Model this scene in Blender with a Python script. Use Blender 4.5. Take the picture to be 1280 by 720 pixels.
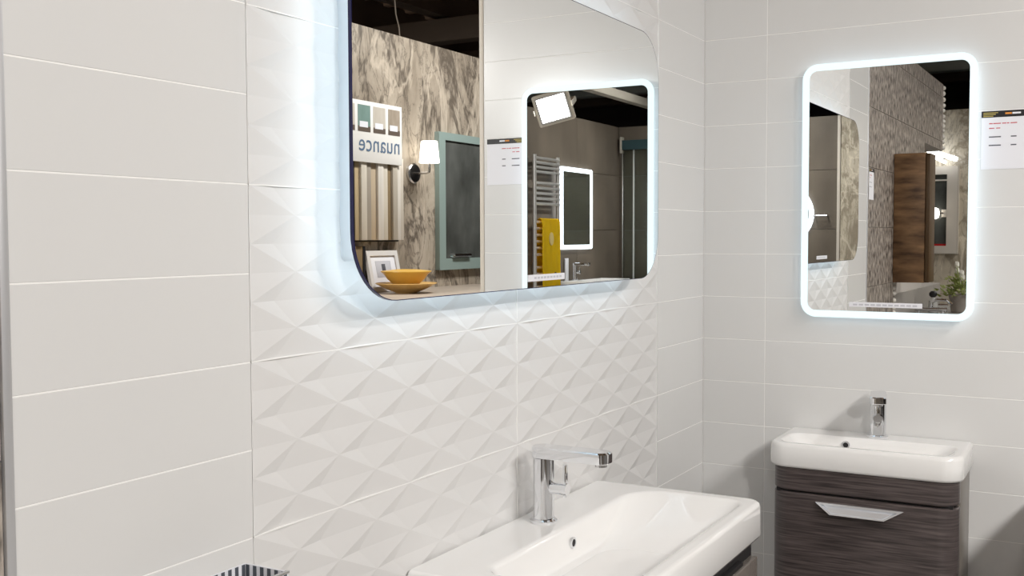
import bpy, bmesh, math, random
from mathutils import Vector, Matrix
random.seed(7)
for o in list(bpy.data.objects): bpy.data.objects.remove(o)
SC = bpy.context.scene
COL = SC.collection

# ------------------------------------------------------------------ camera
yaw, pitch, roll = math.radians(29.468), math.radians(-2.711), math.radians(-0.186)
F = Vector((math.cos(yaw)*math.cos(pitch), math.sin(yaw)*math.cos(pitch), math.sin(pitch)))
R = Vector((math.sin(yaw), -math.cos(yaw), 0)); U = R.cross(F)
R2 = R*math.cos(roll) + U*math.sin(roll); U2 = -R*math.sin(roll) + U*math.cos(roll)
cam = bpy.data.objects.new('camera', bpy.data.cameras.new('camera')); COL.objects.link(cam)
M = Matrix((R2, U2, -F)).transposed().to_4x4(); M.translation = Vector((-3.020, -1.052, 1.409))
cam.matrix_world = M
cam.data.sensor_width = 36; cam.data.lens = 1324.37/1280*36; cam.data.clip_start = 0.02
SC.camera = cam
# ------------------------------------------------------------------ world, exposure
w = bpy.data.worlds.new('world'); SC.world = w; w.use_nodes = True
w.node_tree.nodes['Background'].inputs[0].default_value = (0.9, 0.93, 1.0, 1)
w.node_tree.nodes['Background'].inputs[1].default_value = 0.0      # closed hall: lamps only
SC.view_settings.view_transform = 'Standard'; SC.view_settings.look = 'None'
SC.view_settings.exposure = 0.20; SC.view_settings.gamma = 1.0
SC.view_settings.use_curve_mapping = False
LED_M1 = 3.3      # emission of the backlight tape of the big mirror
LED_M2 = .82      # emission of the frosted band of the small mirror

# ------------------------------------------------------------------ lamps of the hall and an added fill light, outside the picture (ceiling height)
def area(name, loc, rot, sx, sy, watts, col=(1, 1, 1), parent=None):
    l = bpy.data.lights.new(name, 'AREA'); l.shape = 'RECTANGLE'; l.size = sx; l.size_y = sy; l.energy = watts; l.color = col
    o = bpy.data.objects.new(name, l); COL.objects.link(o); o.parent = parent; o.location = loc; o.rotation_euler = rot
    return o
WARM = (1, .988, .97)
area('fill_light_basins_offscreen', (-1.3, -2.7, 2.93), (0, 0, 0), 1.15, .26, 54, WARM)      # soft fill added to brighten the white corner
area('ceiling_lamp_marble_offscreen', (1.5, -1.2, 2.93), (0, 0, 0), 1.15, .26, 48, WARM)       # lights the brown marble bay
area('ceiling_lamp_end_bay_offscreen', (-5.0, -1.6, 2.93), (0, 0, 0), 1.15, .26, 54, WARM)     # lights the end wall and brown tiles
_d = Vector((-.7, -.1, 1.1)) - Vector((-1.9, -2.3, 2.33))                                       # casts the slanting shadows by the small basin
area('floodlight_corner_offscreen', (-1.9, -2.3, 2.33), _d.to_track_quat('-Z', 'Y').to_euler(), .19, .15, 15, (1, .97, .93))
FLOOD_W = 26      # watts of the floodlight seen in the mirrors

# ------------------------------------------------------------------ materials
MATS = {}
def mat(name, col, rough=.5, metal=0., spec=.5, emit=None, estr=0., bump=None, var=None, coat=0., trans=0., ior=1.45):
    """var=(scale xyz, amount, other colour, detail); bump=(scale xyz, strength, distance)"""
    if name in MATS: return MATS[name]
    m = bpy.data.materials.new(name); m.use_nodes = True; nt = m.node_tree
    b = nt.nodes['Principled BSDF']
    b.inputs['Base Color'].default_value = (*col, 1); b.inputs['Roughness'].default_value = rough
    b.inputs['Metallic'].default_value = metal; b.inputs['Specular IOR Level'].default_value = spec
    b.inputs['Coat Weight'].default_value = coat; b.inputs['Transmission Weight'].default_value = trans
    b.inputs['IOR'].default_value = ior
    if emit: b.inputs['Emission Color'].default_value = (*emit, 1); b.inputs['Emission Strength'].default_value = estr
    if var or bump: tc = nt.nodes.new('ShaderNodeTexCoord')
    def noise(scale, detail=4):
        mp = nt.nodes.new('ShaderNodeMapping'); mp.inputs['Scale'].default_value = scale
        nt.links.new(tc.outputs['Object'], mp.inputs['Vector'])
        n = nt.nodes.new('ShaderNodeTexNoise'); n.inputs['Scale'].default_value = 1; n.inputs['Detail'].default_value = detail
        nt.links.new(mp.outputs[0], n.inputs['Vector']); return n
    if var:
        n = noise(var[0], var[3] if len(var) > 3 else 4)
        r = nt.nodes.new('ShaderNodeValToRGB'); a = var[1]
        r.color_ramp.elements[0].position = .5 - a/2; r.color_ramp.elements[1].position = .5 + a/2
        r.color_ramp.elements[0].color = (*col, 1); r.color_ramp.elements[1].color = (*var[2], 1)
        nt.links.new(n.outputs['Fac'], r.inputs[0]); nt.links.new(r.outputs[0], b.inputs['Base Color'])
    if bump:
        n = noise(bump[0], 3); bp = nt.nodes.new('ShaderNodeBump')
        bp.inputs['Strength'].default_value = bump[1]; bp.inputs['Distance'].default_value = bump[2]
        nt.links.new(n.outputs['Fac'], bp.inputs['Height']); nt.links.new(bp.outputs[0], b.inputs['Normal'])
    MATS[name] = m; return m

def marble(name, light, dark, vein):
    """mottled stone with broken dark and pale veins running mostly upright"""
    m = bpy.data.materials.new(name); m.use_nodes = True; nt = m.node_tree; b = nt.nodes['Principled BSDF']
    b.inputs['Roughness'].default_value = .35
    tc = nt.nodes.new('ShaderNodeTexCoord')
    def field(s, rot, scale, detail, rough, dist):
        x = nt.nodes.new('ShaderNodeMapping'); x.inputs['Scale'].default_value = s; x.inputs['Rotation'].default_value = rot
        nt.links.new(tc.outputs['Object'], x.inputs['Vector'])
        n = nt.nodes.new('ShaderNodeTexNoise'); n.inputs['Scale'].default_value = scale; n.inputs['Detail'].default_value = detail
        n.inputs['Roughness'].default_value = rough; n.inputs['Distortion'].default_value = dist
        nt.links.new(x.outputs[0], n.inputs['Vector']); return n.outputs['Fac']
    def ramp(src, stops):
        r = nt.nodes.new('ShaderNodeValToRGB'); e = r.color_ramp.elements
        e[0].position, e[0].color = stops[0][0], (*stops[0][1], 1); e[1].position, e[1].color = stops[-1][0], (*stops[-1][1], 1)
        for p, c in stops[1:-1]: e.new(p).color = (*c, 1)
        nt.links.new(src, r.inputs[0]); return r.outputs[0]
    def mix(a, c, fac):
        x = nt.nodes.new('ShaderNodeMix'); x.data_type = 'RGBA'
        nt.links.new(fac, x.inputs['Factor']); nt.links.new(a, x.inputs['A']); x.inputs['B'].default_value = (*c, 1); return x.outputs['Result']
    g = lambda v: (v, v, v)
    base = ramp(field((1.5, 1.5, .6), (.1, .3, 0), 2.2, 10, .66, 1.2), ((.32, dark), (.5, tuple((p+q)/2*1.05 for p, q in zip(light, dark))), (.62, light)))
    v1 = ramp(field((1.3, 1.3, .5), (.15, .35, 0), 1.5, 7, .6, 2.0), ((.455, g(0)), (.487, g(.85)), (.497, g(.85)), (.53, g(0))))
    v2 = ramp(field((2.2, 2.2, .8), (-.2, .25, 0), 2.4, 9, .65, 2.6), ((.50, g(0)), (.525, g(.7)), (.56, g(0))))
    v3 = ramp(field((1.6, 1.6, .5), (.3, -.1, 1), 1.9, 6, .55, 1.8), ((.40, g(0)), (.43, g(.55)), (.46, g(0))))
    c = mix(base, vein, v1); c = mix(c, vein, v2); c = mix(c, tuple(min(1, v*1.35) for v in light), v3)
    nt.links.new(c, b.inputs['Base Color']); return m

WHITE_TILE = mat('white_tile', (.695, .69, .68), .24, bump=((160, 160, 160), .04, .001))
RELIEF_TILE = mat('relief_tile', (.70, .69, .68), .5, spec=.3)
GROUT = mat('white_grout', (.88, .87, .85), .7)
CERAMIC = mat('white_ceramic', (.86, .85, .835), .07, coat=.4)
CHROME = mat('chrome', (.82, .83, .85), .06, 1.)
BRUSHED = mat('satin_steel', (.70, .70, .70), .25, 1.)
MIRROR = mat('mirror_silver', (.93, .945, .94), .0, 1.)
NAVY = mat('mirror_glass_edge', (.012, .012, .07), .1)
BOXM = mat('mirror_backing', (.75, .80, .84), .4)
LEDM = mat('led_tape', (.9, .95, 1), .5, emit=(.74, .90, 1.0), estr=LED_M1)
BAND = mat('frosted_lit_band', (.25, .27, .28), .5, emit=(.80, .97, 1.0), estr=LED_M2)
BAND3 = mat('frosted_lit_band_far', (.9, .96, 1), .5, emit=(.86, .92, 1.0), estr=2.0)
ASH = mat('dark_ash_wood', (.030, .024, .024), .30, var=((9, 9, 230), .42, (.125, .10, .096), 10))
TAUPE = mat('taupe_gloss', (.20, .175, .155), .18)
TAUPE_SIDE = mat('taupe_side_panel', (.17, .15, .13), .28)
BLACK = mat('matt_black', (.012, .011, .012), .5)
PAPER = mat('white_paper', (.80, .80, .84), .6)
INK = mat('grey_ink', (.10, .10, .12), .7)
INKRED = mat('red_ink', (.55, .12, .14), .7)
INKGOLD = mat('gold_ink', (.42, .33, .10), .7)
INKORANGE = mat('orange_ink', (.75, .28, .05), .7)
INKGREY = mat('pale_ink', (.55, .55, .60), .7)
INKBLUE = mat('blue_grey_ink', (.10, .16, .25), .6)
MARBLE = marble('brown_marble', (.50, .43, .345), (.25, .205, .155), (.10, .08, .062))
MARBLE2 = marble('pale_marble', (.70, .63, .51), (.52, .45, .34), (.30, .25, .18))
BROWN_TILE = mat('brown_stone_tile', (.115, .094, .072), .42, var=((2.6, 2.6, 1.4), .42, (.215, .178, .138), 9))
MOSAIC = mat('grey_fleck_tile', (.075, .06, .05), .4, var=((52, 52, 24), .30, (.44, .385, .335), 2), bump=((52, 52, 24), .7, .006))
PLAIN_GREY = mat('grey_tile', (.26, .24, .22), .35, var=((3, 3, 3), .5, (.33, .31, .29)))
PEBBLE = mat('white_pebble', (.72, .68, .62), .5)
OAK = mat('rustic_oak', (.055, .026, .010), .45, var=((9, 7, 30), .42, (.29, .16, .075), 9), bump=((9, 7, 60), .2, .002))
OAK_EDGE = mat('oak_edge', (.07, .036, .011), .4)
SAGE = mat('sage_paint', (.27, .345, .32), .4)
SMOKED = mat('smoked_glass', (.05, .052, .047), .12, var=((5, 5, 3), .4, (.13, .135, .125)))
MUSTARD = mat('mustard_glaze', (.72, .43, .08), .3)
MUSTARD2 = mat('mustard_wood', (.56, .33, .09), .4, var=((30, 30, 6), .6, (.70, .46, .18)))
SHELF_TOP = mat('beige_worktop', (.40, .33, .27), .35, var=((4, 4, 4), .5, (.47, .40, .33)))
SHADE = mat('lit_lamp_shade', (.95, .93, .9), .6, emit=(1., .94, .84), estr=2.6)
CREAM = mat('cream_paint', (.66, .60, .52), .5)
DARKCEIL = mat('dark_brown_ceiling', (.40, .27, .185), .7)
BEAMM = mat('dark_steel_beam', (.13, .095, .07), .6)
BEAMG = mat('grey_green_beam', (.55, .60, .57), .6)
RAILM = mat('pale_rail', (.48, .44, .37), .5)
FLOORM = mat('grey_floor_tile', (.42, .40, .38), .35, var=((2, 2, 2), .5, (.5, .48, .46)))
OUTER = mat('dark_plaster', (.06, .05, .045), .8)
YELLOW = mat('yellow_towel', (.92, .64, .004), .85, bump=((400, 400, 400), .3, .002))
LEAF = mat('green_leaf', (.20, .26, .06), .5, var=((20, 20, 20), .5, (.42, .46, .16)))
PETAL = mat('white_petal', (.78, .76, .68), .6)
POT = mat('stone_pot', (.30, .26, .23), .7, var=((14, 14, 14), .5, (.42, .38, .34)))
LAMPBODY = mat('cream_lamp_body', (.62, .57, .48), .45)
FLOODGLASS = mat('flood_glass', (1, 1, 1), .4, emit=(1, .97, .93), estr=14)
TUBE = mat('lit_tube', (1, 1, 1), .4, emit=(.95, .97, 1), estr=7)
GLASS = mat('clear_glass', (.86, .93, .91), .0, trans=1., ior=1.1)
TEAL = mat('teal_rail', (.035, .075, .085), .4)
RED = mat('red_edge', (.5, .02, .02), .4)

# ------------------------------------------------------------------ mesh helpers
def obj(name, bm, m, parent=None, local=False, sharp=32):
    bmesh.ops.recalc_face_normals(bm, faces=bm.faces[:])
    for f in bm.faces: f.smooth = True
    for e in bm.edges:
        e.smooth = len(e.link_faces) == 2 and e.calc_face_angle(0) < math.radians(sharp)
    if parent is not None and not local:
        bmesh.ops.translate(bm, verts=bm.verts[:], vec=-parent.location)
    me = bpy.data.meshes.new(name); bm.to_mesh(me); bm.free(); me.materials.append(m)
    return link(name, me, parent)
def link(name, me, parent=None, loc=None):
    o = bpy.data.objects.new(name, me); COL.objects.link(o); o.parent = parent
    if loc is not None: o.location = loc
    return o
def tag(o, label, cat, group=None):
    o['label'] = label; o['category'] = cat
    if group: o['group'] = group
    return o
def thing(name, loc, label, cat, group=None, rz=0.):
    o = bpy.data.objects.new(name, None); COL.objects.link(o); o.location = loc; o.rotation_euler = (0, 0, rz)
    o.empty_display_size = .05
    return tag(o, label, cat, group)
def struct(o): o['kind'] = 'structure'; return o
def box(x0, x1, y0, y1, z0, z1, bev=0., bm=None, seg=2):
    b = bmesh.new()
    r = bmesh.ops.create_cube(b, size=1)
    for v in r['verts']:
        v.co = Vector((x0 + (v.co.x+.5)*(x1-x0), y0 + (v.co.y+.5)*(y1-y0), z0 + (v.co.z+.5)*(z1-z0)))
    if bev: bmesh.ops.bevel(b, geom=b.edges[:], offset=bev, segments=seg, profile=.5, affect='EDGES')
    return merge(bm, b)
def merge(bm, b):
    if bm is None: return b
    me = bpy.data.meshes.new('t'); b.to_mesh(me); b.free(); bm.from_mesh(me); bpy.data.meshes.remove(me); return bm
def rloop(x0, x1, y0, y1, r, n=6):
    """rounded rectangle, counter-clockwise from the (x1,y0) corner; r one value or (x1y0, x1y1, x0y1, x0y0)"""
    if not isinstance(r, tuple): r = (r,)*4
    out = []
    for (cx, cy, sx, sy, a0), q in zip(((x1, y0, -1, 1, -90), (x1, y1, -1, -1, 0), (x0, y1, 1, -1, 90), (x0, y0, 1, 1, 180)), r):
        for k in range(n+1):
            a = math.radians(a0 + 90*k/n)
            out.append((cx + sx*q + q*math.cos(a), cy + sy*q + q*math.sin(a)))
    return out
def loft(loops, axes=lambda a, b, c: (a, b, c), cap0=True, cap1=True, bm=None):
    """loops: list of (points2d, height)"""
    b = bm if bm is not None else bmesh.new(); rows = []
    for pts, c in loops: rows.append([b.verts.new(axes(p[0], p[1], c)) for p in pts])
    n = len(rows[0])
    for A, B in zip(rows, rows[1:]):
        for i in range(n): b.faces.new((A[i], A[(i+1) % n], B[(i+1) % n], B[i]))
    if cap0: b.faces.new(rows[0][::-1])
    if cap1: b.faces.new(rows[-1])
    return b
XZ = lambda a, b, c: (a, c, b)       # plane facing Y
YZ = lambda a, b, c: (c, a, b)       # plane facing X
def circ(r, n=24, cx=0, cy=0): return [(cx + r*math.cos(2*math.pi*k/n), cy + r*math.sin(2*math.pi*k/n)) for k in range(n)]
def lathe(prof, cx, cy, cz, n=28, bm=None):
    return loft([(circ(max(r, 1e-4), n, cx, cy), cz + z) for r, z in prof], bm=bm)
def tube(pts, r, n=10, bm=None):
    b = bm if bm is not None else bmesh.new(); pts = [Vector(p) for p in pts]; rows = []
    for i, p in enumerate(pts):
        t = (pts[min(i+1, len(pts)-1)] - pts[max(i-1, 0)]).normalized()
        a = t.orthogonal().normalized() if i == 0 else (prev - t*prev.dot(t)).normalized()
        prev = a; c = t.cross(a); rr = r[i] if isinstance(r, (list, tuple)) else r
        rows.append([b.verts.new(p + a*rr*math.cos(2*math.pi*k/n) + c*rr*math.sin(2*math.pi*k/n)) for k in range(n)])
    for A, B in zip(rows, rows[1:]):
        for i in range(n): b.faces.new((A[i], A[(i+1) % n], B[(i+1) % n], B[i]))
    b.faces.new(rows[0][::-1]); b.faces.new(rows[-1]); return b
def ring(o, i, d0, d1, axes):
    """frame between two equal-length outlines, from depth d0 to d1"""
    b = bmesh.new(); n = len(o)
    R = [[b.verts.new(axes(p[0], p[1], d)) for p in L] for L, d in ((o, d0), (o, d1), (i, d1), (i, d0))]
    for k in range(4):
        A, B = R[k], R[(k+1) % 4]
        for j in range(n): b.faces.new((A[j], A[(j+1) % n], B[(j+1) % n], B[j]))
    return b

# ------------------------------------------------------------------ the setting
H = .125; Z0 = 1.61; TOP = 2.41          # row height, level of row line 0, wall height
struct(obj('floor', box(-8, 6, -6, 2, -.05, 0), FLOORM))
# ceiling: ribbed boarding with beams
b = bmesh.new(); xs = []; x = -8.
while x < 6: xs += [(x, 3.20), (x+.10, 3.20), (x+.11, 3.17), (x+.17, 3.17), (x+.18, 3.20)]; x += .28
rows = [[b.verts.new((px, y, z)) for px, z in xs] for y in (-6, 2)]
for i in range(len(xs)-1): b.faces.new((rows[0][i], rows[0][i+1], rows[1][i+1], rows[1][i]))
top = [b.verts.new((px, y, 3.3)) for px, y in ((-8, -6), (6, -6), (6, 2), (-8, 2))]; b.faces.new(top)
ceil = struct(obj('ceiling', b, DARKCEIL))
for y, m in ((-5.0, BEAMM), (-4.0, BEAMM), (-3.3, BEAMM), (-2.4, BEAMM), (-.6, BEAMM), (.6, BEAMM)):
    obj('beam', box(-8, 6, y-.06, y+.06, 2.98, 3.19, .005), m, ceil)
for x, m in ((-7.4, BEAMM), (-6.7, BEAMG), (-5.5, BEAMM), (-4.9, BEAMG), (3.4, BEAMM), (4.6, BEAMM)):
    obj('beam', box(x-.07, x+.07, -6, 2, 2.80, 2.96, .005), m, ceil)

def joint(a, b, g=.0018): return a+g/2, b-g/2
def plain_mesh(wd, ht, axes, t=.008):
    """slab in local coordinates, front face at depth 0 with a fine bevel"""
    bm = loft([(rloop(0, wd, 0, ht, .0003, 1), t), (rloop(0, wd, 0, ht, .0003, 1), .0007), (rloop(.0006, wd-.0006, .0006, ht-.0006, .0003, 1), 0)], axes)
    bmesh.ops.recalc_face_normals(bm, faces=bm.faces[:])
    me = bpy.data.meshes.new('tile'); bm.to_mesh(me); bm.free(); return me
def rows_between(z0, z1, first, step):
    """row spans top-down clipped to the wall"""
    out = []; r = first
    while Z0 - r*H > z0:
        a = max(Z0 - (r+step)*H, z0); c = min(Z0 - r*H, z1)
        if c - a > .01: out.append((a, c))
        r += step
    return out

# left wall (plane y = 0): plain tiles, two columns of faceted relief tiles, plain tiles
wl = struct(obj('wall_left', box(-2.281, .12, .009, .12, 0, TOP), GROUT))
obj('grout_bed', merge(box(-2.281, -1.906, .0007, .0091, 0, TOP), box(-.367, .0, .0007, .0091, 0, TOP)), GROUT, wl)
def relief_grout():
    b = bmesh.new()
    for x in (-1.906, -1.136, -.367): box(x-.0009, x+.0009, .0007, .0091, 0, TOP, bm=b)
    for z0, z1 in rows_between(0, TOP, -7, 2): box(-1.906, -.367, .0007, .0091, z0-.0009, z0+.0009, bm=b)
    o = obj('grout_lines', b, GROUT, wl); o['kind'] = 'stuff'
cache = {}
def put_tiles(wall, cols, rows, axes, place, m):
    for u0, u1 in cols:
        for z0, z1 in rows:
            a, c = joint(u0, u1); p, q = joint(z0, z1); k = (round(c-a, 4), round(q-p, 4), axes, m.name)
            if k not in cache: cache[k] = plain_mesh(c-a, q-p, axes); cache[k].materials.append(m)
            link('tile', cache[k], wall, place(a, p))
ROWS = rows_between(0, TOP, -7, 1)
relief_grout()
put_tiles(wl, [(-2.281, -1.906), (-.367, 0)], ROWS, XZ, lambda a, z: (a, 0, z), WHITE_TILE)
def relief_mesh(W, Ht, depth=.0044):
    b = bmesh.new(); du, dz = W/8, Ht/6
    for i in range(-1, 10):
        for j in range(-1, 8):
            if (i + j) % 2 == 0: continue
            cx, cz = i*du, j*dz
            P = b.verts.new((cx - .46*du, depth, cz))
            q = [b.verts.new((cx+a*du, 0, cz+c*dz)) for a, c in ((-1, 0), (0, 1), (1, 0), (0, -1))]
            for k in range(4): b.faces.new((q[k], q[(k+1) % 4], P))
    for co, no in (((0, 0, 0), (-1, 0, 0)), ((W, 0, 0), (1, 0, 0)), ((0, 0, 0), (0, 0, -1)), ((0, 0, Ht), (0, 0, 1))):
        bmesh.ops.bisect_plane(b, geom=b.verts[:]+b.edges[:]+b.faces[:], plane_co=co, plane_no=no, clear_outer=True)
    bmesh.ops.remove_doubles(b, verts=b.verts[:], dist=1e-5)
    edge = [e for e in b.edges if e.is_boundary]
    r = bmesh.ops.extrude_edge_only(b, edges=edge)
    for v in [g for g in r['geom'] if isinstance(g, bmesh.types.BMVert)]: v.co.y = .0085
    bmesh.ops.recalc_face_normals(b, faces=b.faces[:])
    # the open relief sheet: make sure its front looks into the room
    s = sum((f.normal.y*f.calc_area() for f in b.faces))
    if s > 0: bmesh.ops.reverse_faces(b, faces=b.faces[:])
    me = bpy.data.meshes.new('relief_tile'); b.to_mesh(me); b.free(); me.materials.append(RELIEF_TILE); return me
for u0, u1 in ((-1.906, -1.136), (-1.136, -.367)):
    for z0, z1 in rows_between(0, TOP, -7, 2):
        a, c = joint(u0, u1); p, q = joint(z0, z1); k = ('relief', round(c-a, 4), round(q-p, 4))
        if k not in cache: cache[k] = relief_mesh(c-a, q-p)
        link('relief_tile', cache[k], wl, (a, 0, p))
struct(obj('trim_1', box(-2.293, -2.281, -.003, .12, 0, TOP, .0015), mat('satin_aluminium', (.62, .62, .63), .4, .6)))
# right wall (plane x = 0)
wr = struct(obj('wall_right', box(.0007, .12, -.905, .0005, 0, TOP), GROUT))
put_tiles(wr, [(-.186, 0), (-.905, -.186)], ROWS, YZ, lambda a, z: (0, a, z), WHITE_TILE)
struct(obj('trim_2', box(-.002, .12, -.921, -.905, 0, TOP, .002), CREAM))
# unseen ledge, added to cast the slanting shadow on the lower right wall
struct(obj('ledge_added_for_shadow', box(-.55, .0, -1.35, -.924, 0, .775, .003), WHITE_TILE))
# neighbouring bay: fleck-faced tiles on the line of the left wall
OPT, OPB = 1.975, 1.10
wn = struct(obj('wall_neighbour', loft([([(-4.6, 0), (-2.294, 0), (-2.294, TOP), (-4.6, TOP), (-4.6, OPT), (-3.88, OPT), (-3.88, OPB), (-4.6, OPB)], d) for d in (.12, .007)], XZ), mat('dark_grout', (.50, .46, .42), .8)))
nr = []; z = 1.166 - 5*.289
while z < TOP: nr.append((max(z, 0), min(z+.289, TOP))); z += .289
nr = [r for r in nr if r[1]-r[0] > .02]
put_tiles(wn, [(-2.96, -2.294)], nr, XZ, lambda a, z: (a, 0, z), MOSAIC)
put_tiles(wn, [(-3.42, -2.96), (-3.88, -3.42)], [r for r in nr if r[0] > 1.1], XZ, lambda a, z: (a, 0, z), MOSAIC)
put_tiles(wn, [(-4.28, -3.88), (-4.57, -4.28)], [(OPT, 2.033), (2.033, 2.322), (2.322, TOP)], XZ, lambda a, z: (a, 0, z), MOSAIC)
put_tiles(wn, [(-3.62, -2.99), (-4.28, -3.62), (-4.57, -4.28)], [r if r[1] < OPB else (r[0], OPB) for r in nr if r[0] < 1.1], XZ, lambda a, z: (a, 0, z), PLAIN_GREY)
b = bmesh.new(); bmesh.ops.create_icosphere(b, subdivisions=2, radius=1)
pm = bpy.data.meshes.new('pebble'); b.to_mesh(pm); b.free(); pm.materials.append(PEBBLE)
def pebbles(x, z0, z1):
    z = z0 + .02
    while z < z1 - .015:
        o = link('pebble', pm, wn, (x + random.uniform(-.008, .008), .004, z))
        o.scale = (random.uniform(.016, .026), .016, random.uniform(.013, .019)); z += random.uniform(.03, .04)
pebbles(-2.975, .0, 1.16); pebbles(-4.592, OPT, TOP)
# opposite wall: brown marble panel
wo = struct(obj('wall_opposite', box(.30, 3.4, -2.30, -2.20, 0, 2.415), MARBLE))
# end wall: pale marble and brown tiles, and the brown tiled wall that meets it
we = struct(obj('wall_end', box(-6.12, -6.0, -1.14, 1.5, 0, 2.40), MARBLE2))
struct(obj('trim_3', box(-6.12, -5.99, -1.165, -1.14, 0, 2.41, .002), CREAM))
wf = struct(obj('wall_far', box(-6.12, -6.008, -3.05, -1.165, 0, 2.41), mat('brown_grout', (.28, .25, .22), .8)))
wb = struct(obj('wall_facing', box(-6.0, -3.2, -3.05, -2.929, 0, 2.41), MATS['brown_grout']))
BR = [(0, .49), (.49, .98), (.98, 1.474), (1.474, 1.965), (1.965, 2.41)]
for c0, c1 in ((-2.921, -2.06), (-2.06, -1.165)):
    for z0, z1 in BR:
        a, c = joint(c0, c1, .003); p, q = joint(z0, z1, .003)
        k = ('bx', round(c-a, 4), round(q-p, 4))
        if k not in cache: cache[k] = plain_mesh(c-a, q-p, lambda u, v, d: (-d, u, v)); cache[k].materials.append(BROWN_TILE)
        link('tile', cache[k], wf, (-6.0, a, p))
for c0, c1 in ((-6.0, -5.1), (-5.1, -4.2), (-4.2, -3.2)):
    for z0, z1 in BR:
        a, c = joint(c0, c1, .003); p, q = joint(z0, z1, .003)
        k = ('by', round(c-a, 4), round(q-p, 4))
        if k not in cache: cache[k] = plain_mesh(c-a, q-p, lambda u, v, d: (u, -d, v)); cache[k].materials.append(BROWN_TILE)
        link('tile', cache[k], wb, (a, -2.921, p))
# the hall around the display bays
for n, d in (('wall_back', (-8, 6, -6.1, -6, 0, 3.2)), ('wall_front', (-8, 6, 2, 2.1, 0, 3.2)), ('wall_east', (6, 6.1, -6, 2, 0, 3.2)), ('wall_west', (-8.1, -8, -6, 2, 0, 3.2))):
    struct(obj(n, box(*d), OUTER))

# ------------------------------------------------------------------ floodlight seen in the mirrors
def floodlight(loc, target, watts, label, hz=3.0, rolld=0):
    """cream floodlight: tilted head with a lit glass, yoke and drop rod"""
    t = thing('floodlight', loc, label, 'floodlight')
    d = (Vector(target) - Vector(loc)).normalized(); q = d.to_track_quat('-Z', 'Y') @ Matrix.Rotation(math.radians(rolld), 3, 'Z').to_quaternion()
    def part(name, bm, m):
        bmesh.ops.transform(bm, matrix=q.to_matrix().to_4x4(), verts=bm.verts[:])
        return obj(name, bm, m, t, local=True)
    body = loft([(rloop(-.075, .075, -.06, .06, .01, 3), .10), (rloop(-.12, .12, -.10, .10, .012, 3), .035), (rloop(-.13, .13, -.11, .11, .012, 3), .03), (rloop(-.13, .13, -.11, .11, .012, 3), 0)])
    bd = part('housing', body, LAMPBODY)
    part('glass', loft([(rloop(-.10, .10, -.082, .082, .004, 2), -.001), (rloop(-.10, .10, -.082, .082, .004, 2), -.006)]), FLOODGLASS)
    part('bezel', ring(rloop(-.112, .112, -.094, .094, .006, 3), rloop(-.10, .10, -.082, .082, .004, 3), -.009, 0, lambda a, b_, c: (a, b_, c)), BRUSHED)
    fins = bmesh.new()
    for k in range(7): box(-.09+k*.028, -.086+k*.028, -.075, .075, .085, .125, bm=fins)
    part('cooling_fins', fins, LAMPBODY)
    yk = bmesh.new()
    for s in (-1, 1): box(s*.138-.004, s*.138+.004, -.018, .018, -.02, .15, .002, yk)
    box(-.142, .142, -.018, .018, .145, .153, .002, yk); part('yoke', yk, LAMPBODY)
    top = Vector(loc) - d*.15
    obj('drop_rod', tube([top, (top.x, top.y, hz)], .008, 8), BRUSHED, t)
    area('flood_lamp', d*.014, q.to_euler(), .19, .15, watts, (1, .97, .93), t)
    return t
floodlight((-3.6, -2.40, 2.30), (-.6, -1.5, 1.25), FLOOD_W, 'cream floodlight hung before the brown stone tiles', 2.62, -14)
# lighting rail under the ceiling of the brown tiled bay
t = thing('lighting_rail', (-5.2, -2.62, 2.58), 'long pale metal lighting rail under the dark ceiling', 'rail')
obj('bar', box(-6.9, -3.3, -2.66, -2.58, 2.56, 2.63, .006), RAILM, t)
obj('cross_bar', box(-4.26, -4.18, -5.2, -1.9, 2.63, 2.70, .006), RAILM, t)
for x in (-6.4, -5.2, -3.5): obj('hanger', tube([(x, -2.62, 2.6), (x, -2.62, 3.2)], .006, 6), BRUSHED, t)
obj('brace', tube([(-5.9, -2.62, 2.62), (-6.35, -2.62, 2.98)], .012, 6), RAILM, t)

# ------------------------------------------------------------------ big backlit mirror on the left wall
M1 = .073
t = thing('backlit_mirror', (-1.157, 0, 1.605), 'wide frameless mirror with rounded corners glowing over the faceted tiles', 'mirror')
X0, X1, ZA, ZB = -1.765, -.549, 1.311, 1.899
lo = lambda i, r: rloop(X0+i, X1-i, ZA+i, ZB-i, r, 12)
obj('mirror_glass', loft([(lo(.001, .108), -M1+.0002), (lo(.001, .108), -M1)], XZ), MIRROR, t, sharp=20)
obj('glass_edge', ring(lo(-.0004, .1094), lo(.001, .108), -M1+.006, -M1+.0001, XZ), NAVY, t)
obj('backing_plate', loft([(lo(.001, .108), -M1+.006), (lo(.001, .108), -M1+.0006)], XZ), BOXM, t)
obj('housing', loft([(lo(.062, .012), .003), (lo(.062, .012), -M1+.006)], XZ), BOXM, t)
obj('led_tape', ring(lo(.010, .098), lo(.030, .080), -M1+.012, -M1+.006, XZ), LEDM, t)
s = obj('sticker', box(-1.225, -1.068, -M1-.0008, -M1, 1.324, 1.337), PAPER, t)
b = bmesh.new()
for k in range(9): box(-1.20+k*.0135, -1.191+k*.0135, -M1-.0011, -M1-.0007, 1.3285, 1.3325, bm=b)
obj('small_print', b, INKGREY, s, local=True).location = (0, 0, 0)
for v in s.children[0].data.vertices: v.co -= Vector(t.location)

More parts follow.
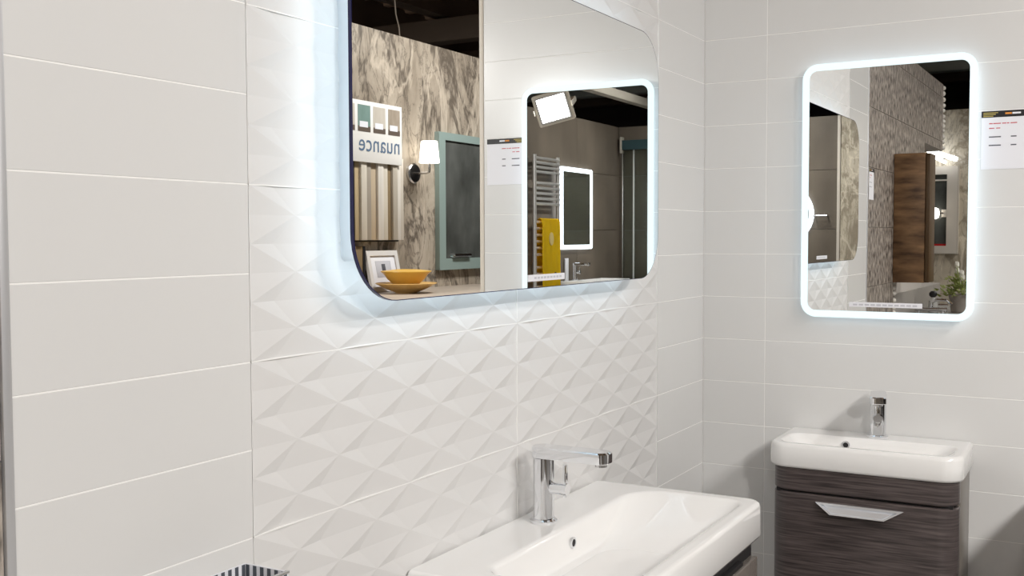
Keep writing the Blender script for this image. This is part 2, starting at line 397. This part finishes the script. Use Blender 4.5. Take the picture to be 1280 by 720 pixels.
# ------------------------------------------------------------------ small lit mirror on the right wall
t = thing('lit_mirror', (0, -.52, 1.536), 'upright mirror with a glowing white border above the small basin', 'mirror', rz=-math.radians(.43))
def m2l(i, r): return rloop(-.225+i, .225-i, -.35+i, .35-i, r, 8)
NY = lambda a, b_, c: (c, a, b_)
obj('housing', loft([(m2l(.045, .01), .002), (m2l(.045, .01), -.026)], NY), BOXM, t, local=True)
obj('frosted_border', ring(m2l(0, .042), m2l(.019, .022), -.026, -.0302, NY), BAND, t, local=True)
obj('mirror_glass', loft([(m2l(.019, .022), -.026), (m2l(.019, .022), -.030)], NY), MIRROR, t, local=True, sharp=20)
obj('led_tape', ring(m2l(.022, .03), m2l(.036, .02), -.022, -.026, NY), mat('led_tape_small', (.9, .95, 1), .5, emit=(.70, .85, 1.), estr=2.2), t, local=True)
s = obj('sticker', box(-.0308, -.030, -.098, .092, -.319, -.306), PAPER, t, local=True)
b = bmesh.new()
for k in range(11): box(-.0311, -.0307, -.085+k*.0155, -.0735+k*.0155, -.315, -.3105, bm=b)
obj('small_print', b, INKGREY, s, local=True)

# ------------------------------------------------------------------ price cards
def card(loc, wd, ht, right, normal, label):
    t = thing('price_card', loc, label, 'price card', None)
    r = Vector(right); n = Vector(normal)
    def q(a0, a1, b0, b1, d0, d1, bm=None):
        bb = box(a0, a1, b0, b1, d0, d1)
        bmesh.ops.transform(bb, matrix=Matrix((r, Vector((0, 0, 1)), n)).transposed().to_4x4(), verts=bb.verts[:])
        return merge(bm, bb)
    obj('sheet', q(0, wd, 0, ht, .0003, .0012), PAPER, t, local=True)
    obj('header', q(0, wd, ht*.89, ht, .0011, .0017), BLACK, t, local=True)
    b = bmesh.new()
    for k in range(3): q(wd*.03, wd*(.28 - .04*k), ht*(.975-.028*k), ht*(.96-.028*k), .0017, .0021, b)
    obj('header_print', b, INKGOLD, t, local=True)
    obj('header_print', q(wd*.40, wd*.51, ht*.935, ht*.965, .0017, .0021), INKORANGE, t, local=True)
    obj('header_print', q(wd*.52, wd*.66, ht*.935, ht*.965, .0017, .0021), PAPER, t, local=True)
    b = bmesh.new()
    for a0, a1 in ((.13, .19), (.20, .33), (.35, .42), (.43, .47), (.49, .60)): q(wd*a0, wd*a1, ht*.775, ht*.793, .0011, .0014, b)
    for a0, a1 in ((.13, .22), (.25, .32)): q(wd*a0, wd*a1, ht*.695, ht*.712, .0011, .0014, b)
    obj('red_print', b, INKRED, t, local=True)
    for z in (.545, .40):
        for a0, a1 in ((.13, .335), (.50, .595)): obj('dark_print', q(wd*a0, wd*a1, ht*z, ht*(z+.02), .0011, .0014), INK, t, local=True)
    return t
card((0, -.752, 1.583), .140, .150, (0, -1, 0), (-1, 0, 0), 'white price card with black header beside the lit mirror')
card((-2.318, 0, 1.588), .105, .150, (-1, 0, 0), (0, -1, 0), 'white price card on the dark fleck tiles')

# ------------------------------------------------------------------ basins, vanity units, taps
def basin1():
    t = thing('washbasin', (-1.14, -.2, .755), 'wide white ceramic basin under the big mirror', 'washbasin')
    x0, x1, y0, y1 = -1.540, -.745, -.402, -.001; Tz = .834
    L = lambda i, r: rloop(x0+i, x1-i, y0+i, y1-i if i < 0 else y1-min(i, .003), (r, .006, .006, r), 8)
    I = lambda a, c, d, e, r: rloop(a, c, d, e, r, 8)
    b = loft([(L(.012, .03), .756), (L(.003, .032), .757), (L(0, .034), .763), (L(.001, .034), .824), (L(.003, .033), .831), (L(.008, .03), Tz), (L(.013, .028), Tz),
              (I(-1.488, -.776, -.378, -.109, (.047, .095, .047, .047)), Tz+.0004),
              (I(-1.482, -.782, -.372, -.115, (.045, .092, .045, .045)), Tz+.0005), (I(-1.478, -.787, -.368, -.119, (.043, .09, .043, .043)), .8325), (I(-1.470, -.80, -.364, -.121, (.045, .09, .045, .045)), .824),
              (I(-1.450, -.835, -.359, -.123, (.055, .09, .055, .055)), .804), (I(-1.425, -.885, -.352, -.126, (.06, .09, .06, .06)), .782), (I(-1.39, -.935, -.342, -.129, .065), .766), (I(-1.345, -.99, -.328, -.142, .07), .755), (I(-1.29, -1.04, -.305, -.165, .06), .7485), (I(-1.22, -1.10, -.27, -.20, .03), .7455)])
    obj('bowl', b, CERAMIC, t, sharp=75)
    o = obj('overflow_ring', ring(circ(.0115, 20, -1.137, .799), circ(.0075, 20, -1.137, .799), -.1245, -.1285, XZ), CHROME, t)
    obj('overflow_hole', loft([(circ(.008, 20, -1.137, .799), -.1235), (circ(.008, 20, -1.137, .799), -.1265)], XZ), BLACK, t)
    obj('drain', lathe([(.03, 0), (.03, .003), (.024, .006)], -1.15, -.235, .7452), CHROME, t)
basin1()
t = thing('vanity_unit', (-1.14, -.2, .25), 'wall hung taupe vanity with black edging under the wide basin', 'vanity unit')
obj('carcass', box(-1.525, -.762, -.378, -.001, .25, .7435, .002), BLACK, t)
for z0, z1 in ((.505, .715), (.262, .495)):
    dr = obj('drawer', box(-1.518, -.775, -.396, -.378, z0, z1, .003), TAUPE, t)
    obj('finger_groove', box(-1.45, -.86, -.390, -.378, z1+.0005, z1+.010, .001), BLACK, dr, local=True)
    dr.children[0].location = -Vector(t.location)
def basin2():
    t = thing('washbasin', (-.12, -.506, .80), 'small white ceramic basin under the glowing upright mirror', 'washbasin')
    x0, x1, y0, y1 = -.256, -.001, -.748, -.264; Tz = .866
    L = lambda i, r: rloop(x0+i, x1-min(max(i, 0), .003), y0+i, y1-i, (.006, .006, r, r), 8)
    I = lambda a, c, d, e, r: rloop(a, c, d, e, r, 8)
    b = loft([(L(.014, .045), .8015), (L(.004, .05), .803), (L(0, .052), .81), (L(.001, .052), .855), (L(.004, .05), .8635), (L(.009, .047), Tz), (L(.012, .044), Tz),
              (I(-.240, -.084, -.727, -.285, .042), Tz),
              (I(-.236, -.088, -.722, -.290, .04), Tz), (I(-.232, -.092, -.718, -.294, .038), .863), (I(-.228, -.096, -.705, -.302, .04), .853),
              (I(-.218, -.103, -.675, -.33, .045), .83), (I(-.20, -.118, -.62, -.38, .04), .815), (I(-.18, -.14, -.56, -.45, .02), .813)])
    obj('bowl', b, CERAMIC, t, sharp=75)
    obj('overflow_ring', ring(circ(.011, 20, -.438, .846), circ(.007, 20, -.438, .846), -.098, -.102, YZ), CHROME, t)
    obj('overflow_hole', loft([(circ(.0075, 20, -.438, .846), -.097), (circ(.0075, 20, -.438, .846), -.1005)], YZ), BLACK, t)
    obj('drain', lathe([(.02, 0), (.02, .003), (.016, .005)], -.16, -.505, .8135), CHROME, t)
basin2()
t = thing('vanity_unit', (-.12, -.506, 0), 'floor standing dark ash vanity with rounded front corners and chrome handle', 'vanity unit')
obj('side_carcass', box(-.190, -.001, -.738, -.276, .0, .802, .002), TAUPE_SIDE, t)
def front(z0, z1):
    L = lambda i: rloop(-.250+i, -.1905, -.738+i, -.276-i, (.001, .001, .048, .048), 10)
    return loft([(L(.003), z0), (L(0), z0+.003), (L(0), z1-.003), (L(.003), z1)])
obj('fascia', front(.742, .802), ASH, t)
d = obj('door', front(.10, .736), ASH, t)
obj('groove', box(-.236, -.1905, -.726, -.288, .735, .743), BLACK, t)
obj('plinth', box(-.21, -.1905, -.72, -.295, 0, .10), BLACK, t)
hp = [(-.613, .719), (-.570, .6955), (-.436, .6955), (-.395, .719)]
hi = [(-.600, .7155), (-.566, .6985), (-.440, .6985), (-.408, .7155)]
b = bmesh.new()
sl = lambda z, d: -.256 - (.719-z)*.95 + d
A_ = [b.verts.new((-.249, y, z)) for y, z in hp]; B_ = [b.verts.new((sl(z, 0), y, z)) for y, z in hp]
C_ = [b.verts.new((sl(z, -.001), y, z)) for y, z in hi]; D_ = [b.verts.new((sl(z, .006), y + (.004 if y < -.5 else -.004), z)) for y, z in hi]
for P_, Q_ in ((A_, B_), (B_, C_), (C_, D_)):
    for k in range(4): b.faces.new((P_[k], P_[(k+1) % 4], Q_[(k+1) % 4], Q_[k]))
b.faces.new(D_); b.faces.new(A_[::-1])
obj('handle', b, mat('satin_chrome', (.90, .92, .95), .25, .65), d, local=True).location = -Vector(t.location)

def tap(loc, rz, s, label):
    """single lever mixer, spout along local -y"""
    t = thing('mixer_tap', loc, label, 'tap', None, rz); r = .021
    obj('base_ring', lathe([(.027, 0), (.028, .002), (.028, .006), (.024, .009)], 0, 0, 0), CHROME, t, local=True)
    obj('column', lathe([(r, .006), (r, .132)], 0, 0, 0, 32), CHROME, t, local=True)
    # head and spout: flat rounded bar
    L = lambda w_, y0, i: rloop(-w_+i, w_-i, y0+i, .0225-i, (w_*.7, .019, .019, w_*.7), 8)
    obj('spout', loft([(L(.0225, -.145, .001), .133), (L(.0225, -.147, 0), .135), (L(.0225, -.147, 0), .153), (L(.0225, -.145, .002), .156)]), CHROME, t, local=True)
    obj('aerator', lathe([(.012, .126), (.012, .134)], 0, -.127, 0, 20), BRUSHED, t, local=True)
    b = tube([(0, -.018, .072), (0, -.054, .072)], .0125, 20)
    k = obj('lever_hub', b, CHROME, t, local=True)
    obj('lever', box(-.0055, .0055, -.052, -.045, .055, .122, .002), CHROME, k, local=True)
    t.scale = (s, s, s); return t
tap((-1.14, -.062, .8335), 0, 1.0, 'chrome mixer tap on the wide basin')
tt = tap((-.050, -.512, .8655), -math.radians(80), .80, 'chrome mixer tap on the small basin')

tt.scale = (1.0, .8, .8)

# ------------------------------------------------------------------ striped tumbler on a glass wall shelf
t = thing('wall_shelf', (-2.04, -.001, .862), 'small chrome and glass shelf on the plain white tiles', 'shelf')
obj('glass_plate', box(-2.16, -1.92, -.15, -.004, .862, .870, .002), GLASS, t)
for x in (-2.13, -1.95): obj('bracket', box(x-.012, x+.012, -.05, .0, .85, .8625, .002), CHROME, t)
t = thing('striped_tumbler', (-2.012, -.09, .870), 'square white tumbler with dark vertical stripes on the glass shelf', 'tumbler')
tx0, tx1, ty0, ty1, tz0, tz1 = -2.052, -1.976, -.126, -.050, .870, .975
obj('cup', ring(rloop(tx0, tx1, ty0, ty1, .002, 2), rloop(tx0+.003, tx1-.003, ty0+.003, ty1-.003, .0015, 2), tz0, tz1, lambda a, b_, c: (a, b_, c)), mat('white_melamine', (.80, .81, .86), .3), t)
obj('base', box(tx0+.002, tx1-.002, ty0+.002, ty1-.002, tz0, tz0+.004), MATS['white_melamine'], t)
SG = mat('grey_stripe', (.09, .10, .12), .4)
for k in range(6):
    a = .0035 + k*.0125
    for bx in ((tx0+a, tx0+a+.006, ty1-.0035, ty1-.0025), (tx0+a, tx0+a+.006, ty0-.0005, ty0+.0005), (tx1-.0035, tx1-.0025, ty0+a, ty0+a+.006), (tx0-.0005, tx0+.0005, ty0+a, ty0+a+.006)):
        obj('stripe', box(*bx, tz0+.006, tz1-.0005), SG, t)
obj('rim', ring(rloop(tx0-.001, tx1+.001, ty0-.001, ty0+.004, .0005, 1), rloop(tx0+.003, tx1-.003, ty0+.0005, ty0+.003, .0003, 1), tz1-.002, tz1+.001, lambda a, b_, c: (a, b_, c)), BRUSHED, t)
tag(obj('soap_bar', box(-2.045, -1.983, -.120, -.090, .8745, .966, .006), mat('brown_soap', (.16, .07, .035), .5)), 'brown soap bar upright in the striped tumbler', 'soap')

# ------------------------------------------------------------------ brown marble bay (seen in the big mirror)
t = thing('sample_display', (1.05, -2.16, 1.39), 'rack of upright sample boards fixed on the brown marble', 'sample rack')
obj('ledge', box(.62, 1.29, -2.20, -2.175, 1.392, 1.400, .002), BLACK, t)
cols = [(.40, .33, .24), (.015, .014, .013), (.42, .33, .20), (.55, .50, .42), (.40, .36, .30), (.60, .56, .50), (.22, .16, .09), (.47, .38, .27), (.38, .34, .28), (.52, .47, .40), (.32, .28, .23), (.48, .44, .37)]
xx = 1.30
for k, wd in enumerate((.033, .033, .040, .034, .040, .046, .046, .040, .045, .040, .035, .05, .06, .05)):
    c = cols[(9, 5, 8, 6, 3, 5, 7, 10, 3, 2, 1, 3, 5, 4)[k]]
    obj('sample_board', box(xx-wd+.002, xx, -2.198, -2.150 + (k % 3)*.006, 1.400, 1.80-.006*(k % 2), .0015), mat('sample_%d' % k, c, .4, var=((30, 30, 4), .6, tuple(min(1, v*1.25) for v in c))), t)
    xx -= wd
t = thing('header_sign', (1.0, -2.14, 1.77), 'white sign with three bathroom pictures above the sample boards', 'sign')
obj('board', box(.62, 1.258, -2.1355, -2.1275, 1.764, 2.048, .001), mat('sign_white', (.80, .78, .74), .5), t)
def pic(x1, kind):
    x0 = x1-.095; y = -2.1274
    p = obj('picture', box(x0, x1, y, y+.0008, 1.905, 2.028), mat('pic_wall%d' % kind, ((.42, .36, .29), (.50, .45, .38), (.16, .25, .22), (.4, .35, .3))[kind], .5, var=((40, 40, 14), .5, ((.30, .24, .18), (.58, .53, .46), (.20, .30, .27), (.3, .3, .25))[kind])), t)
    for nm, bx, m in (('picture_floor', (x0, x1, y+.0007, y+.0012, 1.905, 1.930), mat('pic_floor', (.12, .09, .07), .5)), ('picture_bath', (x0+.012, x1-.02, y+.0011, y+.0016, 1.925, 1.952), PAPER)):
        o = obj(nm, box(*bx), m, p, local=True); o.location = -Vector(t.location)
for k in range(5): pic(1.240-k*.118, k % 3 if k < 3 else (k+1) % 3)
fc = bpy.data.curves.new('lettering', 'FONT'); fc.body = 'nuance'; fc.size = .112; fc.space_character = 1.04; fc.extrude = .0004
fo = bpy.data.objects.new('lettering_tmp', fc); COL.objects.link(fo)
dg = bpy.context.evaluated_depsgraph_get(); me = bpy.data.meshes.new_from_object(fo.evaluated_get(dg)); bpy.data.objects.remove(fo)
me.materials.clear(); me.materials.append(INKBLUE)
o = link('lettering', me, t)
o.matrix_local = Matrix(((-1, 0, 0, 1.242-1.0), (0, 0, 1, .0133), (0, 1, 0, 1.816-1.77), (0, 0, 0, 1)))
# wall lamp
t = thing('wall_lamp', (1.448, -2.2, 1.738), 'wall lamp with lit white shade and black disc on the brown marble', 'wall lamp')
obj('rose', loft([(circ(.052, 28, 1.448, 1.738), -2.2), (circ(.052, 28, 1.448, 1.738), -2.188), (circ(.045, 28, 1.448, 1.738), -2.182)], XZ), BRUSHED, t)
obj('rose_disc', loft([(circ(.044, 28, 1.448, 1.738), -2.183), (circ(.044, 28, 1.448, 1.738), -2.179)], XZ), BLACK, t)
obj('arm', tube([(1.448, -2.185, 1.738), (1.448, -2.11, 1.738), (1.448, -2.098, 1.742), (1.448, -2.095, 1.755), (1.448, -2.095, 1.80)], .006, 10), BRUSHED, t)
obj('shade', lathe([(.050, 0), (.052, .002), (.042, .108), (.040, .110)], 1.448, -2.095, 1.787), SHADE, t)
# sage framed panel
t = thing('framed_glass_panel', (1.95, -2.19, 1.24), 'sage green framed dark glass door panel on the brown marble', 'glass panel')
XA, XB = 1.655, 2.42
obj('frame', ring(rloop(XA, XB, 1.240, 1.968, .002, 2), rloop(XA+.062, XB-.062, 1.300, 1.928, .002, 2), -2.2, -2.172, XZ), SAGE, t)
obj('glass', box(XA+.058, XB-.058, -2.198, -2.182, 1.295, 1.932), SMOKED, t)
obj('handle', tube([(XA+.125, -2.183, 1.315), (XA+.125, -2.162, 1.315), (XA+.29, -2.162, 1.315), (XA+.29, -2.183, 1.315)], .010, 10), CHROME, t)
# counter with bowls, framed notice
t = thing('display_counter', (1.1, -1.97, 0), 'long counter with beige top along the brown marble', 'counter')
obj('worktop', box(.45, 2.05, -2.199, -1.70, 1.125, 1.152, .003), SHELF_TOP, t)
obj('cabinet', box(.48, 2.02, -2.195, -1.74, 0, 1.1255, .003), CREAM, t)
for k in range(3): obj('door', box(.49+k*.51, .985+k*.51, -1.741, -1.724, .08, 1.10, .003), CREAM, t)
bx_, by_ = 1.06, -1.97
tag(obj('plate', lathe([(.05, 0), (.055, .004), (.10, .022), (.146, .046), (.143, .048), (.09, .027), (.04, .012), (.0, .011)], bx_, by_, 1.152, 40), MUSTARD2), 'wide shallow tan dish under the mustard bowl on the counter', 'dish')
tag(obj('bowl', lathe([(.055, 0), (.06, .003), (.088, .030), (.105, .052), (.120, .064), (.119, .067), (.062, .073), (.058, .071), (.05, .05), (.04, .03), (.0, .025)], bx_, by_, 1.189, 40), MUSTARD), 'mustard yellow bowl with flat rim stacked on a tan dish', 'bowl')
t = thing('framed_notice', (1.13, -2.13, 1.152), 'white framed notice leaning behind the mustard bowl', 'frame')
tilt = Matrix.Translation((1.13, -2.13, 1.152)) @ Matrix.Rotation(math.radians(12), 4, 'X')
def fp(name, x0, x1, y0, y1, z0, z1, m):
    bb = box(x0, x1, y0, y1, z0, z1, .001); bmesh.ops.transform(bb, matrix=Matrix.Rotation(math.radians(12), 4, 'X'), verts=bb.verts[:])
    return obj(name, bb, m, t, local=True)
obj_f = ring(rloop(-.125, .125, .0, .20, .002, 2), rloop(-.10, .10, .025, .175, .002, 2), -.006, .010, XZ)
bmesh.ops.transform(obj_f, matrix=Matrix.Rotation(math.radians(12), 4, 'X'), verts=obj_f.verts[:])
obj('frame', obj_f, mat('white_frame', (.72, .70, .68), .4), t, local=True)
fp('sheet', -.102, .102, -.004, .003, .023, .177, PAPER)
fp('print_block', -.06, .06, .003, .0036, .07, .15, INKGREY)
fp('print_mark', -.014, .014, .0037, .0042, .10, .135, INK)
t = thing('standing_samples', (.95, -2.17, 1.152), 'pair of sample boards standing on the counter end', 'sample boards')
obj('board', box(.90, .985, -2.199, -2.165, 1.152, 1.372, .001), mat('sample_3', (.5, .45, .4), .4), t)
obj('board', box(.985, 1.00, -2.199, -2.160, 1.152, 1.372, .001), BLACK, t)
# loose cable hanging behind the marble wall
tag(obj('hanging_cable', tube([(1.86, -2.6, 3.18), (1.863, -2.6, 2.76), (1.875, -2.6, 2.66), (1.905, -2.6, 2.59), (1.915, -2.6, 2.50), (1.91, -2.6, 1.6)], .004, 6), mat('pale_cable', (.30, .25, .20), .6)), 'thin pale cable hanging from the dark ceiling behind the marble', 'cable')

# ------------------------------------------------------------------ neighbouring bay (seen in the small mirror)
t = thing('oak_cabinet', (-3.015, -.09, 1.166), 'tall rustic oak wall cabinet hung on the fleck tiles', 'wall cabinet')
obj('body', box(-3.10, -2.93, -.158, -.001, 1.166, 1.846, .002), OAK, t)
dd = obj('door', box(-3.10, -2.928, -.181, -.160, 1.168, 1.844, .002), OAK_EDGE, t)
t = thing('vanity_unit', (-3.75, -.2, 0), 'dark vanity with pale worktop against the grey tiles', 'vanity unit')
obj('worktop', box(-4.35, -3.12, -.42, -.001, .93, .965, .003), mat('pale_worktop', (.36, .34, .32), .3), t)
obj('cabinet', box(-4.33, -3.14, -.40, -.001, 0, .931, .003), ASH, t)
for k in range(2): obj('door', box(-4.325+k*.595, -3.745+k*.595, -.418, -.3995, .08, .91, .003), ASH, t)
t = thing('bridge_tap', (-3.45, -.12, .965), 'low chrome mixer with curved spout on the pale worktop', 'tap')
obj('body', tube([(-3.45, -.03, .995), (-3.45, -.20, .995)], .012, 12), CHROME, t)
obj('spout', tube([(-3.45, -.115, .995), (-3.45, -.12, 1.035), (-3.45, -.15, 1.052), (-3.45, -.20, 1.048), (-3.45, -.225, 1.025)], .009, 10), CHROME, t)
for y in (-.05, -.18):
    obj('pillar', tube([(-3.45, y, .965), (-3.45, y, 1.0)], .010, 10), CHROME, t)
    obj('cross_handle', tube([(-3.45, y-.025, 1.022), (-3.45, y+.025, 1.022)], .006, 8), CHROME, t)
t = thing('potted_plant', (-3.72, -.245, .965), 'green leafy plant with white flowers in a stone pot', 'plant')
obj('pot', lathe([(.055, 0), (.06, .004), (.075, .10), (.078, .104), (.070, .104), (.068, .085), (.0, .085)], -3.72, -.245, .965), POT, t)
b = bmesh.new()
for k in range(170):
    a = random.uniform(0, 6.283); el = random.uniform(-.1, 1.3); rr = random.uniform(.05, .15)
    c = Vector((math.cos(a)*math.cos(el)*rr, math.sin(a)*math.cos(el)*rr, .105 + math.sin(el)*rr*.8)) + Vector((-3.72, -.245, .965))
    dr = Vector((math.cos(a), math.sin(a), random.uniform(-.2, .9))).normalized(); sd = dr.cross(Vector((random.uniform(-1, 1), random.uniform(-1, 1), 1))).normalized(); up = dr.cross(sd)
    l = random.uniform(.02, .036); wv = l*.42
    p = [b.verts.new(c + v) for v in (-dr*l*.4, sd*wv + up*.004, dr*l, -sd*wv + up*.004)]; q = b.verts.new(c + dr*l*.25 - up*.003)
    for i in range(4): b.faces.new((p[i], p[(i+1) % 4], q))
fo = obj('foliage', b, LEAF, t); fo['kind'] = 'stuff'
for k in range(8):
    a = (.2+k*.9); x, y = -3.72 + .05*math.cos(a*2.1), -.26 + .055*math.sin(a); z = 1.16 + .012*(k*3 % 7)
    st = obj('flower_stem', tube([(-3.72, -.245, 1.06), (x, y, z)], .0025, 6), LEAF, t)
    bb = bmesh.new(); bmesh.ops.create_icosphere(bb, subdivisions=2, radius=1)
    for v in bb.verts:
        v.co *= 1 + .2*math.sin(9*v.co.x)*math.cos(7*v.co.z); v.co = Vector((v.co.x*.013, v.co.y*.013, v.co.z*.020)) + Vector((x, y, z+.01))
    obj('flower', bb, PETAL, t)
t = thing('soap_pump', (-3.62, -.10, .965), 'small clear bottle with round black pump beside the plant', 'pump bottle')
obj('bottle', lathe([(.022, 0), (.025, .003), (.025, .07), (.010, .085), (.009, .095)], -3.62, -.10, .965), mat('pale_plastic', (.55, .55, .53), .2), t)
obj('pump_head', lathe([(.012, .09), (.022, .10), (.022, .115), (.012, .125)], -3.62, -.10, .965), BLACK, t)
# end wall: framed cabinet with twin tube lamp
t = thing('mirror_cabinet', (-6.0, .23, 1.27), 'cream framed mirror cabinet on the pale marble end wall', 'mirror cabinet')
obj('frame', ring(rloop(.085, .62, 1.275, 1.955, .003, 2), rloop(.165, .54, 1.335, 1.895, .003, 2), -6.0, -5.955, lambda a, b_, c: (c, a, b_)), CREAM, t)
obj('side', ring(rloop(.08, .625, 1.27, 1.96, .003, 2), rloop(.083, .622, 1.273, 1.957, .003, 2), -6.0, -5.962, lambda a, b_, c: (c, a, b_)), CREAM, t)
obj('pane', box(-5.998, -5.975, .16, .545, 1.33, 1.90), SMOKED, t)
obj('glazing_bar', box(-5.976, -5.966, .165, .54, 1.845, 1.856), CREAM, t)
obj('red_edge', box(-5.976, -5.966, .165, .54, 1.335, 1.350), RED, t)
t = thing('tube_lamp', (-6.0, .2, 2.03), 'bracket lamp of two short lit tubes above the cream cabinet', 'lamp')
obj('bracket', tube([(-6.0, .205, 2.02), (-5.90, .205, 2.035), (-5.86, .205, 2.045)], .010, 8), CHROME, t)
obj('tube', tube([(-5.86, .30, 2.085), (-5.86, .29, 2.08), (-5.86, .09, 2.005), (-5.86, .08, 2.002)], [.014, .018, .018, .014], 12), TUBE, t)
obj('tube', tube([(-5.93, .31, 2.06), (-5.93, .30, 2.055), (-5.93, .18, 1.99), (-5.93, .17, 1.986)], [.010, .013, .013, .010], 12), TUBE, t)
t = thing('globe_lamp', (-5.945, .255, 1.59), 'small lit white globe lamp before the dark pane', 'lamp')
obj('arm', tube([(-5.945, .185, 1.59), (-5.90, .185, 1.59), (-5.90, .22, 1.59)], .008, 8), CHROME, t)
obj('globe', lathe([(.02, -.045), (.04, -.035), (.05, 0), (.04, .035), (.02, .045)], -5.90, .255, 1.59), SHADE, t)
obj('wall_plate', box(-5.954, -5.94, .165, .20, 1.56, 1.62, .003), CREAM, t)
# round lit mirror and towel bar on the brown tiles
t = thing('round_mirror', (-6.0, -1.60, 1.60), 'round mirror with lit ring on the brown stone tiles', 'mirror')
obj('glass', loft([(circ(.215, 40, -1.60, 1.60), -5.998), (circ(.215, 40, -1.60, 1.60), -5.972)], YZ), MIRROR, t)
obj('lit_ring', ring(circ(.248, 40, -1.60, 1.60), circ(.214, 40, -1.60, 1.60), -5.998, -5.968, YZ), BAND3, t)
t = thing('towel_bar', (-6.0, -1.29, 1.585), 'short chrome towel bar beside the round mirror', 'towel bar')
obj('bar', tube([(-5.95, -1.345, 1.585), (-5.95, -1.235, 1.585)], .008, 10), CHROME, t)
for y in (-1.34, -1.24): obj('post', tube([(-6.0, y, 1.585), (-5.948, y, 1.585)], .006, 8), CHROME, t)

# ------------------------------------------------------------------ brown tiled bay (seen through both mirrors)
t = thing('lit_mirror', (-5.03, -2.921, 1.64), 'framed light up mirror on the brown tiles beside the chrome radiator', 'mirror')
oo = lambda i, r: rloop(-5.34+i, -4.73-i, 1.313+i, 1.985-i, r, 6)
obj('mirror_glass', loft([(oo(.035, .01), -2.919), (oo(.035, .01), -2.892)], XZ), MIRROR, t)
obj('frosted_border', ring(oo(0, .03), oo(.036, .012), -2.917, -2.888, XZ), BAND3, t)
t = thing('towel_radiator', (-4.43, -2.88, .7), 'tall chrome ladder towel radiator on the brown stone tiles', 'radiator')
RADM = mat('radiator_chrome', (.86, .85, .83), .32, .85)
for x in (-4.225, -4.625): obj('upright', tube([(x, -2.87, .70), (x, -2.87, 2.045)], .016, 12), RADM, t)
zz = [2.02, 1.985, 1.95, 1.915, 1.83, 1.79, 1.75, 1.71, 1.67, 1.53, 1.48, 1.43, 1.38, 1.33, 1.28, 1.18, 1.13, 1.08, 1.03, .98, .85, .8, .75]
for z in zz: obj('rung', tube([(-4.22, -2.862, z), (-4.63, -2.862, z)], .011, 10), RADM, t)
for x in (-4.225, -4.625):
    for z in (.8, 1.95): obj('wall_bracket', tube([(x, -2.87, z), (x, -2.9205, z)], .010, 8), CHROME, t)
b = bmesh.new(); prof = [(-2.886, 1.10), (-2.884, 1.52), (-2.875, 1.552), (-2.858, 1.560), (-2.842, 1.550), (-2.836, 1.50), (-2.834, 1.2), (-2.832, .98)]
rows = []
for k in range(15):
    x = -4.285 - .31*k/14; wv = .004*math.sin(k*1.4)
    rows.append([b.verts.new((x, y + wv*(1 if y > -2.87 else 0), z + (.003*math.sin(k*.9) if z < 1.2 else 0))) for y, z in prof])
for A, B in zip(rows, rows[1:]):
    for i in range(len(prof)-1): b.faces.new((A[i], A[i+1], B[i+1], B[i]))
bmesh.ops.solidify(b, geom=b.faces[:], thickness=.005)
tw = thing('towel', (-4.44, -2.85, .98), 'bright yellow towel hung over the chrome radiator', 'towel')
obj('cloth', b, YELLOW, tw)
obj('oval_patch', loft([([(-4.43 + .035*math.cos(2*math.pi*k/24), 1.40 + .05*math.sin(2*math.pi*k/24)) for k in range(24)], -2.8345), ([(-4.43 + .035*math.cos(2*math.pi*k/24), 1.40 + .05*math.sin(2*math.pi*k/24)) for k in range(24)], -2.8255)], XZ), mat('pale_patch', (.62, .48, .18), .8), tw)
obj('dark_mark', loft([(circ(.014, 14, -4.50, 1.125), -2.834), (circ(.014, 14, -4.50, 1.125), -2.8255)], XZ), mat('brown_mark', (.06, .03, .01), .8), tw)
t = thing('washbasin', (-4.95, -2.72, 1.0), 'white basin below the framed mirror on the brown tiles', 'washbasin')
RL = lambda i, r: rloop(-5.45+i, -4.66-i, -2.92+min(i, .02), -2.58-i, r, 6)
obj('bowl', loft([(RL(.01, .02), .985), (RL(0, .02), .99), (RL(0, .02), 1.055), (RL(.004, .02), 1.06), (rloop(-5.42, -4.69, -2.83, -2.61, .03, 6), 1.06), (rloop(-5.38, -4.75, -2.81, -2.63, .04, 6), 1.01), (rloop(-5.2, -4.9, -2.76, -2.68, .03, 6), 1.0)]), CERAMIC, t, sharp=50)
t = thing('vanity_unit', (-5.05, -2.75, 0), 'taupe vanity below the basin on the brown tiles', 'vanity unit')
obj('carcass', box(-5.44, -4.67, -2.92, -2.60, .10, .9852, .001), TAUPE_SIDE, t)
for z0, z1 in ((.12, .54), (.56, .97)): obj('drawer', box(-5.43, -4.68, -2.602, -2.584, z0, z1, .003), TAUPE, t)
obj('plinth', box(-5.40, -4.71, -2.90, -2.64, 0, .101), BLACK, t)
tap((-4.93, -2.862, 1.0595), math.pi, .92, 'chrome mixer tap under the framed mirror on brown tiles')
tag(obj('standing_card', box(-4.90, -4.84, -2.915, -2.905, 1.0595, 1.24, .001), PAPER), 'white card standing behind the tap on the brown tiles', 'card')
# shower enclosure along the end wall
t = thing('shower_enclosure', (-5.97, -2.6, 0), 'glass shower screen with chrome posts before the brown tiles', 'shower')
obj('wall_post', box(-5.998, -5.975, -2.885, -2.873, 0, 2.20, .002), BRUSHED, t)
obj('free_post', box(-5.992, -5.975, -2.778, -2.764, 0, 2.20, .002), mat('pale_post', (.7, .7, .7), .35, .4), t)
obj('top_rail', box(-5.998, -5.94, -2.885, -2.15, 2.20, 2.285, .004), TEAL, t)
obj('rail_bracket', box(-5.998, -5.93, -2.888, -2.87, 2.17, 2.315, .003), RAILM, t)
obj('glass', box(-5.986, -5.980, -2.875, -2.16, .03, 2.20), GLASS, t)
obj('sill', box(-5.998, -5.97, -2.885, -2.15, 0, .03, .003), CHROME, t)
